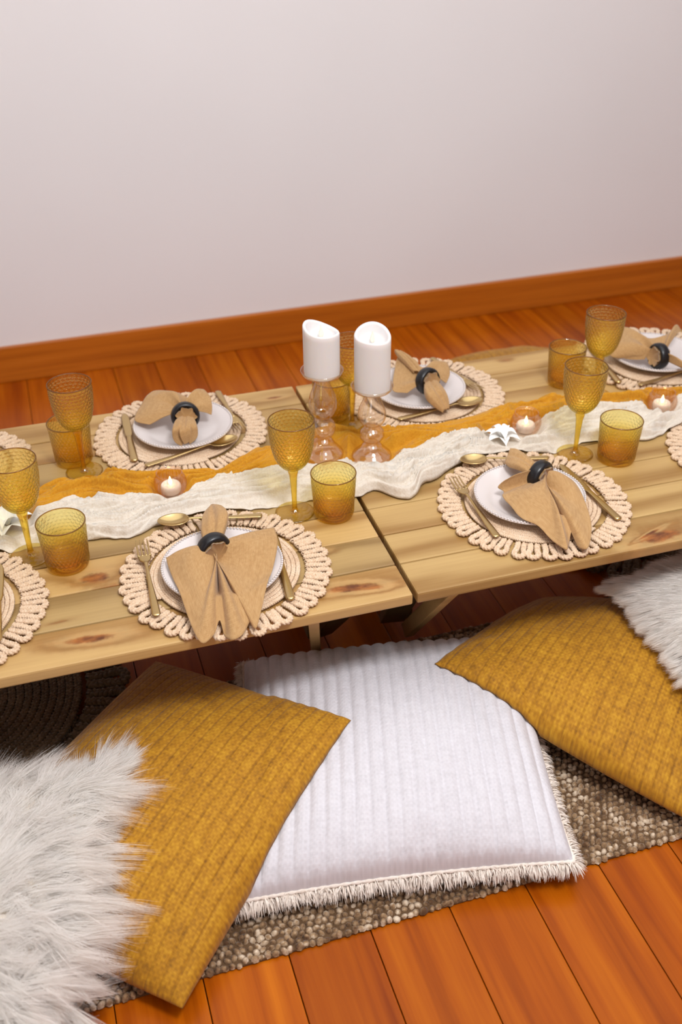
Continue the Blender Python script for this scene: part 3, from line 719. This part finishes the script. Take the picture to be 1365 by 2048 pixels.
def runner(name, label, lo, hi, zoff, seed, mat, under=None, nx=900, nt=80):
    X = np.linspace(-1.25, 1.28, nx); t_ = np.linspace(0, 1, nt)
    sm = lambda a: np.convolve(np.pad(a, 4, 'edge'), np.ones(9)/9, 'valid')
    L = sm(np.interp(X, lo[:, 0], lo[:, 1])); H = sm(np.interp(X, hi[:, 0], hi[:, 1]))
    L = L+.008*(noise(X*30, X*0, seed)-.5)+.004*(noise(X*80, X*0, seed+1)-.5); H = H+.008*(noise(X*30, X*0, seed+2)-.5)+.004*(noise(X*80, X*0, seed+3)-.5)
    XX, TT_ = np.meshgrid(X, t_, indexing='ij'); Y = L[:, None]*(1-TT_)+H[:, None]*TT_
    wx = XX+.03*(noise(XX*9, TT_*3, seed+4)-.5); tw = TT_+.30*(noise(XX*7, TT_*2, seed+5)-.5)+.10*(noise(XX*22, TT_*5, seed+6)-.5)
    rid = lambda a: 1-np.abs(2*a-1)
    h = .024*rid(noise(wx*5, tw*5.5, seed+7))**1.5+.022*rid(noise(wx*9, tw*12, seed+8))**1.5+.018*rid(noise(wx*10, tw*26, seed+9))**1.4+.0070*rid(noise(wx*22, tw*66, seed+10))
    env = np.minimum(1, np.minimum(TT_, 1-TT_)*9)**.6
    h = .66*h*(.25+.75*env)*(.75+.5*noise(XX*4, TT_*0, seed+11))
    h = np.maximum(h-.006, .0006+.25*h*env)
    cut = np.ones_like(h)
    for (a, b, r) in STAND+FLW: cut = np.minimum(cut, ss(np.hypot(XX-a, Y-b), r+.002, r+.028))
    for k, (a, b) in MATS.items(): cut = np.minimum(cut, .35+.65*ss(np.hypot(XX-a, Y-b), .18, .215))
    onmat = np.zeros_like(h)
    for k, (a, b) in MATS.items(): onmat = np.maximum(onmat, .011*(1-ss(np.hypot(XX-a, Y-b), .188, .200)))
    keep = np.ones_like(h)
    for (a, b, r) in STAND: keep = np.minimum(keep, ss(np.hypot(XX-a, Y-b), r+.002, r+.01))
    z = T+.0008+zoff*keep+h*cut+onmat
    if under is not None:
        for i in range(nx): z[i] = np.maximum(z[i], np.interp(Y[i], under[0][i], under[1][i], left=0, right=0)+.003)
    P = np.stack([XX, Y, z], -1)
    UV = np.stack([XX, TT_*.3], -1).reshape(-1, 2)
    c0 = np.array([0, .45, T]); me = raw_mesh(name, P.reshape(-1, 3)-c0, grid_faces(nx, nt), uv=UV)
    o = ob(name, me, mat, loc=c0)
    s = o.modifiers.new('thickness', 'SOLIDIFY'); s.thickness = .0006; s.offset = 1
    tag(o, label, 'table runner'); return Y, z
UND = runner('table_runner', 'crumpled mustard gauze runner along the middle of the tables', ml-np.array([0, .035]), mu, .0006, 1, MAT['gauze_m'])
runner('table_runner', 'crumpled ivory gauze runner in front of the mustard one', wl, ml-np.array([0, .002]), .0022, 20, MAT['gauze_w'], UND)

# ------------------------------------------------------------------ candlesticks, candles, tea lights, flowers
def candlestick(label, x, y, H_):
    s = H_/.185; t = thing('candlestick', label, 'candle holder', (x, y, T+.0042), 0, 'lustre glass candlesticks')
    q = lambda a: [(r, z*s) for r, z in a]
    base = q([(0, .002), (.036, 0), (.0415, .003), (.042, .008), (.036, .016), (.026, .027), (.020, .036), (.0135, .043)])
    ball = q([(.0135, .043), (.0185, .047), (.0245, .056), (.0258, .064), (.0235, .074), (.0165, .083), (.0140, .087)])
    pear = q([(.0140, .087), (.020, .091), (.0275, .104), (.0292, .116), (.0268, .131), (.0205, .148), (.0150, .163), (.0135, .169)])
    dish = [(.0135, .169*s), (.020, .169*s+.003), (.033, .169*s+.007), (.0400, .169*s+.011), (.0430, .169*s+.017), (.0438, .169*s+.0190), (.0424, .169*s+.0190), (.0400, .169*s+.0135), (.030, .169*s+.0095), (0, .169*s+.0088)]
    for nm, pr in (('base', base), ('ball', ball), ('pear', pear), ('dish', dish)):
        V, F = lathe_arrays(smooth_prof(pr, 44), 56); ob(nm, raw_mesh(nm, V, F), MAT['holder'], t)
    return T+.0042+.169*s+.0102
def pillar(label, x, y, z, h, th0, flame):
    t = thing('pillar_candle', label, 'candle', (x, y, z), 0, 'white pillar candles')
    R0 = .0365
    top = lambda a: h+.0085*np.cos(a-th0)+.003*np.cos(2*(a-th0)+.8)
    a = np.linspace(0, 2*PI, 64, endpoint=False); rows = []
    for zz in np.linspace(0, .9, 10): rows.append((np.full(64, R0 if zz > 0 else R0-.001), zz*(top(a)-.004)))
    rows += [(np.full(64, R0), top(a)-.003), (np.full(64, R0-.0012), top(a)-.0004), (np.full(64, R0-.0035), top(a)), (np.full(64, R0-.006), top(a)-.001), (np.full(64, R0-.0075), top(a)-.005),
             (np.full(64, R0-.010), .5*top(a)+.5*h-.012), (np.full(64, R0-.016), np.full(64, h-.017)), (np.full(64, .006), np.full(64, h-.019)), (np.full(64, .0), np.full(64, h-.019))]
    P = np.array([np.stack([r*np.cos(a), r*np.sin(a), zz], -1) for r, zz in rows])
    ob('wax_body', raw_mesh('wax_body', P.reshape(-1, 3), grid_faces(len(rows), 64, cv=True, flip=True)), MAT['wax'], t)
    V, F = lathe_arrays(smooth_prof([(.0015, 0), (.0048, .005), (.0052, .009), (.003, .018), (.0004, .026)], 16), 16, lambda R, Z, TH: (R*(.45+.55*np.abs(np.cos(TH))), Z))
    ob('flame_tip', raw_mesh('flame_tip', V, F), MAT['ledtip'], t, loc=(0, 0, h-.019))
z1 = candlestick('taller lustre glass candlestick, the left of the two', -.018, .493, .200)
z2 = candlestick('shorter lustre glass candlestick, the right of the two', .076, .455, .166)
pillar('white pillar candle on the taller, left candlestick', -.018, .493, z1, .097, 2.7, 0)
pillar('white pillar candle on the right candlestick, its flame tip showing', .076, .455, z2, .120, 1.5, 1)
vp = smooth_prof([(0, .001), (.018, 0), (.024, .004), (.031, .016), (.0325, .026), (.030, .037), (.0255, .045), (.0262, .050), (.0245, .050), (.0238, .045), (.028, .037), (.0305, .026), (.029, .016), (.022, .006), (0, .005)], 60)
V, F = lathe_arrays(vp, 96, lambda R, Z, TH: (R*(1+.028*np.cos(24*TH)*ss(Z, .004, .012)*(1-ss(Z, .040, .046))), Z)); vot_me = raw_mesh('votive_holder', V, F)
V, F = lathe_arrays(smooth_prof([(0, 0), (.0185, 0), (.019, .002), (.019, .015), (.0178, .0165), (.016, .0155), (0, .0145)], 30), 40); cup_me = raw_mesh('cup', V, F)
V, F = lathe_arrays(smooth_prof([(.001, .0), (.0035, .003), (.0038, .007), (.002, .014), (.0003, .019)], 14), 12); fl_me = raw_mesh('flame', V, F)
for (x, y, r), l1, l2 in zip(VOT, ('ribbed peach glass votive between the two left placemats', 'ribbed peach glass votive beside the white flower', 'ribbed peach glass votive at the right edge of the table'),
                             ('lit tea light in the votive between the two left placemats', 'lit tea light in the votive beside the white flower', 'lit tea light in the votive at the right edge')):
    tag(ob('votive_holder', vot_me, MAT['votive'], loc=(x, y, T+.0042)), l1, 'votive holder', 'ribbed votive holders')
    t = thing('tea_light', l2, 'tea light', (x, y, T+.0042+.0062), 0, 'lit tea lights')
    ob('cup', cup_me, MAT['wax'], t); ob('flame', fl_me, MAT['flame'], t, loc=(0, 0, .015))
def petal_mesh(L, w_, lift):
    s = np.linspace(0, 1, 12); u = np.linspace(-1, 1, 7); P = np.zeros((12, 7, 3))
    for i, a in enumerate(s):
        hw = w_*(math.sin(PI*min(1, a**.8*.97+.03)))**.75*(1-a**6)+.0006
        P[i, :, 0] = .003+a*L; P[i, :, 1] = u*hw; P[i, :, 2] = lift*math.sin(PI*a*.9)+.002+.004*np.abs(u)*math.sin(PI*a)-.0012*(np.abs(u) < .1)
    return raw_mesh('petal', P.reshape(-1, 3), grid_faces(12, 7))
pet_a = petal_mesh(.038, .0105, .009); pet_b = petal_mesh(.030, .0080, .014)
V, F = lathe_arrays(smooth_prof([(0, 0), (.004, .001), (.005, .004), (.003, .008), (0, .009)], 12), 14); heart_me = raw_mesh('flower_heart', V, F)
for (x, y, r), lb, sc in zip(FLW, ('white paper star flower on the runner beside a votive', 'white paper flower at the left edge behind the goblet stem'), (1.0, 1.25)):
    t = thing('paper_flower', lb, 'flower', (x, y, T+.0075), .3, 'white paper flowers'); t.scale = (sc,)*3
    for i in range(6): ob('petal', pet_a, MAT['petal'], t, rot=(0, 0, i*PI/3))
    for i in range(5): ob('petal', pet_b, MAT['petal'], t, loc=(0, 0, .003), rot=(0, -.12, i*PI/2.5+.4))
    ob('flower_heart', heart_me, MAT['petal'], t, loc=(0, 0, .003))
for o in COL.objects:
    if o.name.startswith('petal') and not o.modifiers:
        s = o.modifiers.new('thickness', 'SOLIDIFY'); s.thickness = .0005

# ------------------------------------------------------------------ rug and what lies on the floor
RX0, RX1, RY0, RY1 = -1.35, 1.35, -.353, .285
rug = thing('rug', 'nubbly brown and cream woven rug under the floor cushions', 'rug', (0, 0, 0), 0)
ob('backing', box_mesh('backing', RX1-RX0, RY1-RY0, .006, .002), MAT['rugback'], rug, loc=((RX0+RX1)/2, (RY0+RY1)/2, .0065))
a = np.arange(RX0+.006, RX1-.004, .0120); b = np.arange(RY0+.003, RY1, .0108)
A, B = np.meshgrid(a, b, indexing='ij'); A = A+((np.arange(len(b)) % 2)*.006)[None, :]
A = (A+rng.normal(0, .0013, A.shape)).ravel(); B = (B+rng.normal(0, .0011, B.shape)).ravel()
kv = []
for i, (zz, r) in enumerate([(0, 1.0), (.55, .92), (.9, .5)]):
    for j in range(7): kv.append((r*math.cos(j*2*PI/7+i*.4), r*math.sin(j*2*PI/7+i*.4), zz))
kv.append((0, 0, 1)); kv = np.array(kv)
kf = [[i*7+j, i*7+(j+1) % 7, (i+1)*7+(j+1) % 7] for i in range(2) for j in range(7)]+[[i*7+j, (i+1)*7+(j+1) % 7, (i+1)*7+j] for i in range(2) for j in range(7)]+[[14+j, 14+(j+1) % 7, 21] for j in range(7)]
kf = np.array(kf); n = len(A)
sx_ = rng.uniform(.0048, .0086, n); sy_ = rng.uniform(.0042, .0066, n); sz_ = rng.uniform(.005, .0125, n); an = rng.uniform(-1.0, 1.0, n)
V = kv[None]*np.stack([sx_, sy_, sz_], -1)[:, None]
V = np.stack([V[..., 0]*np.cos(an)[:, None]-V[..., 1]*np.sin(an)[:, None], V[..., 0]*np.sin(an)[:, None]+V[..., 1]*np.cos(an)[:, None], V[..., 2]], -1)
V = V+np.stack([A, B, np.full(n, .004)], -1)[:, None]
F = (kf[None]+(np.arange(n)*len(kv))[:, None, None]).reshape(-1, 3)
ob('loop_pile', raw_mesh('loop_pile', V.reshape(-1, 3), F), MAT['rug'], rug, kind='stuff')
placemat('crochet_rug', 'dark round crocheted jute mat under the left table', -.86, .36, .3, 'crocheted jute mats', 1.95, .016, 'jute', 'mat')
placemat('crochet_rug', 'brown round crocheted jute mat under the right table', .90, .60, 1.3, 'crocheted jute mats', 1.95, .001, 'jute', 'mat')

# cushions settle on what lies beneath them: a height map of the floor and of the cushions already laid
HX0, HY0, HS = -1.8, -1.2, .008; HM = np.zeros((450, 420))
gx = HX0+HS*np.arange(450); gy = HY0+HS*np.arange(420); GX, GY = np.meshgrid(gx, gy, indexing='ij')
HM[(GX > RX0) & (GX < RX1) & (GY > RY0) & (GY < RY1)] = .014
HM[np.hypot(GX+.86, GY-.36) < .37] = .034
HM[(np.hypot(GX-.90, GY-.60) < .37)] = np.maximum(HM[(np.hypot(GX-.90, GY-.60) < .37)], .019)
def hm(x, y):
    i = np.clip((x-HX0)/HS, 0, 448); j = np.clip((y-HY0)/HS, 0, 418); a = i.astype(int); b = j.astype(int); u = i-a; v = j-b
    return (HM[a, b]*(1-u)+HM[a+1, b]*u)*(1-v)+(HM[a, b+1]*(1-u)+HM[a+1, b+1]*u)*v
def hm_add(P):
    Q = P.reshape(-1, 3); i = np.clip(np.round((Q[:, 0]-HX0)/HS).astype(int), 0, 449); j = np.clip(np.round((Q[:, 1]-HY0)/HS).astype(int), 0, 419)
    np.maximum.at(HM, (i, j), Q[:, 2])
def blur(z, k):
    for _ in range(k):
        p = np.pad(z, 1, 'edge'); z = (p[1:-1, 1:-1]*2+p[:-2, 1:-1]+p[2:, 1:-1]+p[1:-1, :-2]+p[1:-1, 2:])/6
    return z
def cushion(corners, H_, n=150, pinch=.05, ex=.5, ridge=None, up=.62, seed=0, wr=.006, sag=0.0):
    c = np.asarray(corners, float)                       # c00 c10 c11 c01
    t = np.linspace(0, 1, n); t = .55*t+.45*(1-np.cos(PI*t))/2
    U_, V_ = np.meshgrid(t, t, indexing='ij')
    u2 = U_+pinch*(1-2*U_)*4*V_*(1-V_); v2 = V_+pinch*(1-2*V_)*4*U_*(1-U_)
    f = lambda u, v: c[0]*((1-u)*(1-v))[..., None]+c[1]*(u*(1-v))[..., None]+c[2]*(u*v)[..., None]+c[3]*((1-u)*v)[..., None]
    Q = f(u2, v2)
    h = (4*U_*(1-U_))**ex*(4*V_*(1-V_))**ex
    Q[..., 2] -= sag*(4*U_*(1-U_)*4*V_*(1-V_))
    lu = np.linalg.norm(c[1]-c[0]); lv = np.linalg.norm(c[3]-c[0])
    top = Q.copy(); bot = Q.copy()
    top[..., 2] += H_*up*h; bot[..., 2] -= H_*(1-up)*h
    edge = np.minimum(np.minimum(U_, 1-U_), np.minimum(V_, 1-V_))
    top[..., 2] += wr*(noise(U_*6, V_*6, seed)-.5)*ss(edge, 0, .12)
    top[..., 2] += wr*.5*(noise(U_*(16), V_*16, seed+1)-.5)*ss(edge, 0, .05)*(1-ss(edge, .1, .3))
    under = hm(Q[..., 0], Q[..., 1])+.002
    bot[..., 2] = np.maximum(bot[..., 2], under)
    lim = bot[..., 2]+.42*H_*h
    top[..., 2] = blur(np.maximum(top[..., 2], lim), 5)
    top[..., 2] = np.maximum(top[..., 2], bot[..., 2]+.004*ss(edge, 0, .01))
    e = (edge <= 0); top[e] = bot[e]
    if ridge is not None: top[..., 2] += ridge(U_*lu, V_*lv)*ss(edge, 0, .02)
    UV = np.stack([U_*lu, V_*lv], -1)
    return top, bot, UV
def cushion_mesh(name, top, bot, UV, base):
    n = top.shape[0]; V = np.vstack([top.reshape(-1, 3), bot.reshape(-1, 3)])-np.array(base); uv = np.vstack([UV.reshape(-1, 2)]*2)
    F = np.vstack([grid_faces(n, n), grid_faces(n, n, off=n*n, flip=True)])
    # outline runs anticlockwise seen from above -> outward normals
    nz = np.cross(top[1, 0]-top[0, 0], top[0, 1]-top[0, 0])[2]
    if nz < 0: F = F[:, ::-1]
    me = raw_mesh(name, V, np.ascontiguousarray(F), uv=uv)
    import bmesh
    bm = bmesh.new(); bm.from_mesh(me); bmesh.ops.remove_doubles(bm, verts=[v for v in bm.verts if v.is_boundary], dist=1e-5); bm.to_mesh(me); bm.free()
    return me
def outline(top):
    return np.concatenate([top[:-1, 0], top[-1, :-1], top[:0:-1, -1], top[0, :0:-1]])
def ribbons(name, root, dirs, length, width, mat, parent, droop=.5, k=5, kink=.0, kind='stuff', curl=None):
    """tapering strands: each a narrow ribbon that bends over along its length"""
    n = len(root); s = np.linspace(0, 1, k)
    d = dirs/np.linalg.norm(dirs, axis=1)[:, None]
    P = root[:, None]+d[:, None]*(length[:, None]*s[None])[..., None]
    P[..., 2] -= droop*length[:, None]*s[None]**2
    if curl is not None: P = P+curl[:, None]*(s[None]**1.6)[..., None]*length[:, None, None]
    sd = np.cross(d, rng.normal(0, 1, (n, 3))); sd /= np.linalg.norm(sd, axis=1)[:, None]
    w_ = width[:, None]*np.clip(1-s[None]**2.2, .08, 1)
    A_ = P-sd[:, None]*w_[..., None]/2; B_ = P+sd[:, None]*w_[..., None]/2
    V = np.stack([A_, B_], 2).reshape(-1, 3)
    i = (np.arange(n)*2*k)[:, None]+np.arange(k-1)[None]*2
    F = np.stack([i, i+1, i+3, i+2], -1).reshape(-1, 4)
    return ob(name, raw_mesh(name, V, F), mat, parent, kind=kind)
def xyz(px, py, z): return at(px, py, z-T)

# white ribbed floor cushion
cor = [(-.418, -.272, .050), (.152, -.372, .050), (.300, .150, .060), (-.268, .258, .066)]
rib = lambda u, v: .0060*(np.abs(np.sin(PI*u/.0262))**.7-.5)
top, bot, UV = cushion(cor, .17, n=230, pinch=.022, ex=.36, ridge=rib, up=.66, seed=2, wr=.008)
base = (-.06, -.06, .014); t = thing('floor_cushion', 'large white ribbed floor cushion with a fringed border, in the middle', 'cushion', base)
cover = ob('cover', cushion_mesh('cover', top, bot, UV, base), MAT['ribbed'], t)
hm_add(top); WT = top
ed = outline(top); ctr = ed.mean(0)
nE = len(ed); m = 9500; q = rng.random(m)*nE; i0 = q.astype(int) % nE; fr = (q % 1)[:, None]
root = ed[i0]*(1-fr)+ed[(i0+1) % nE]*fr
tg = ed[(i0+2) % nE]-ed[(i0-2) % nE]; nrm = np.stack([tg[:, 1], -tg[:, 0], 0*tg[:, 0]], -1); nrm /= np.linalg.norm(nrm, axis=1)[:, None]
sgn_ = np.sign(((root-ctr)*nrm).sum(1))[:, None]; nrm = nrm*sgn_
cl = rng.normal(0, .35, (nE//3+2, 3))[(i0//3)]
ribbons('fringe', root-np.array(base)+rng.normal(0, .0015, (m, 3))-nrm*.003, nrm+cl*.6+rng.normal(0, .25, (m, 3))+np.array([0, 0, .15]), rng.uniform(.016, .027, m), np.full(m, .0028), MAT['fringe'], cover, droop=.55)
ed2 = ed+np.array([0, 0, .004]); V, F = tube_arrays(ed2[::2]-np.array(base), .0035+.001*np.sin(np.arange(len(ed2[::2]))*2.0), 6, True)
ob('piping', raw_mesh('piping', V, F), MAT['fringe'], cover)

ridge2 = lambda u, v: .0009*(np.abs(np.sin(PI*u/.0225))**.5-.6)
def mustard(label, cor, H_, seed, base, **kw):
    top, bot, UV = cushion(cor, H_, n=200, ridge=ridge2, seed=seed, **kw)
    o = ob('throw_cushion', cushion_mesh('throw_cushion', top, bot, UV, base), MAT['mustard'], loc=base)
    hm_add(top); return tag(o, label, 'cushion', 'mustard chenille cushions')
# left: corners R, T, L, B  (u runs across the ribs)
mustard('mustard chenille cushion at the left, pointed corner over the white cushion',
        [xyz(365, 2018, .035), (-.885, -.10, .05), xyz(312, 1322, .10), xyz(703, 1456, .150)], .165, 5, (-.5, -.05, .014), pinch=.008, ex=.5, up=.6)
mustard('mustard chenille cushion at the right, under the smooth fur pillow',
        [xyz(869, 1336, .150), (.425, -.385, .030), (.82, .05, .04), xyz(1082, 1200, .085)], .165, 8, (.42, .0, .014), pinch=-.012, ex=.5, up=.6, wr=.01)
mustard('mustard cushion just peeping over the back edge of the table', [(.56, 1.02, .05), (1.00, .96, .05), (1.08, 1.40, .05), (.64, 1.46, .05)], .118, 11, (.80, 1.2, .002), pinch=.04, ex=.5, up=.9)

# fur pillows
def fur(label, cor, H_, seed, base, N, length, width, flow, droop, lift, clump, ckw=.25, **kw):
    top, bot, UV = cushion(cor, H_, n=90, seed=seed, **kw)
    t = thing('fur_pillow', label, 'cushion', base, 0, 'white faux fur pillows')
    ob('backing', cushion_mesh('backing', top, bot, UV, base), MAT['furbase'], t)
    n = 90; gu = np.gradient(top, axis=0); gv = np.gradient(top, axis=1); nm = np.cross(gu, gv); nm /= np.linalg.norm(nm, axis=-1)[..., None]+1e-9
    if nm[n//2, n//2, 2] < 0: nm = -nm
    x = rng.random(N)*(n-1.001); y = rng.random(N)*(n-1.001)
    k = N//8; x[:k] = np.where(rng.random(k) < .5, rng.random(k)*2, n-1.001-rng.random(k)*2)
    y[k:2*k] = np.where(rng.random(k) < .5, rng.random(k)*2, n-1.001-rng.random(k)*2)
    a = x.astype(int); b = y.astype(int); u = (x-a)[:, None]; v = (y-b)[:, None]
    L = lambda G_: (G_[a, b]*(1-u)+G_[a+1, b]*u)*(1-v)+(G_[a, b+1]*(1-u)+G_[a+1, b+1]*u)*v
    root = L(top); nr = L(nm); ctr = top.mean((0, 1)); rad = root-ctr; rad[:, 2] = 0
    edge = np.minimum(np.minimum(x, n-1-x), np.minimum(y, n-1-y))/n
    rad /= np.linalg.norm(rad, axis=1)[:, None]+1e-6
    ca = (x/clump).astype(int); cb = (y/clump).astype(int)
    ck = rng.normal(0, 1, (200, 200, 3))[ca, cb]; ck[:, 2] *= .4
    big = np.stack([noise(x/7, y/7, seed+3), noise(x/7, y/7, seed+4), .5+0*x], -1)*2-1; ck = ck+big*np.array([1, 1, 0])*1.6
    # clumps: tips pull together
    cx = (ca+.5)*clump; cy = (cb+.5)*clump; cc = np.clip(np.round(np.stack([cx, cy], -1)).astype(int), 0, n-1); cpos = top[cc[:, 0], cc[:, 1]]
    pull = (cpos-root)*.55
    d = nr*lift+rad*(.55+.9*(edge < .06)[:, None])+np.array(flow)+ck*ckw+rng.normal(0, .12, (N, 3))
    ln = length*rng.uniform(.65, 1.15, N)*(1+.25*(ck[:, 0]))
    ln = np.clip(ln, length*.4, length*1.5)
    ribbons('fur_pile', root-np.array(base), d, ln, np.full(N, width), MAT['fur'], t, droop=droop, k=6, curl=pull/length*.9+ck*ckw*.7)
    hm_add(top); return t
fur('shaggy white fur pillow at the lower left corner, lying on the mustard cushion', [(-.86, -.62, .10), (-.715, -.45, .07), (-.540, -.05, .17), (-1.05, .07, .10)], .16, 14, (-.75, -.2, .05), 110000, .060, .0008, (.05, -.05, .1), .40, .65, 2.2, pinch=.03, ex=.42, up=.6)
fur('smooth white fur pillow at the right, on the mustard cushion under the table edge', [(.470, .085, .205), (.495, -.180, .15), (.95, -.22, .10), (.92, .20, .12)], .17, 17, (.72, 0, .05), 100000, .036, .0007, (-.55, .20, .0), .22, .22, 3.0, ckw=.06, pinch=.03, ex=.42, up=.65)
print('objects', len(COL.objects), 'tris', sum(len(m.polygons) for m in bpy.data.meshes))
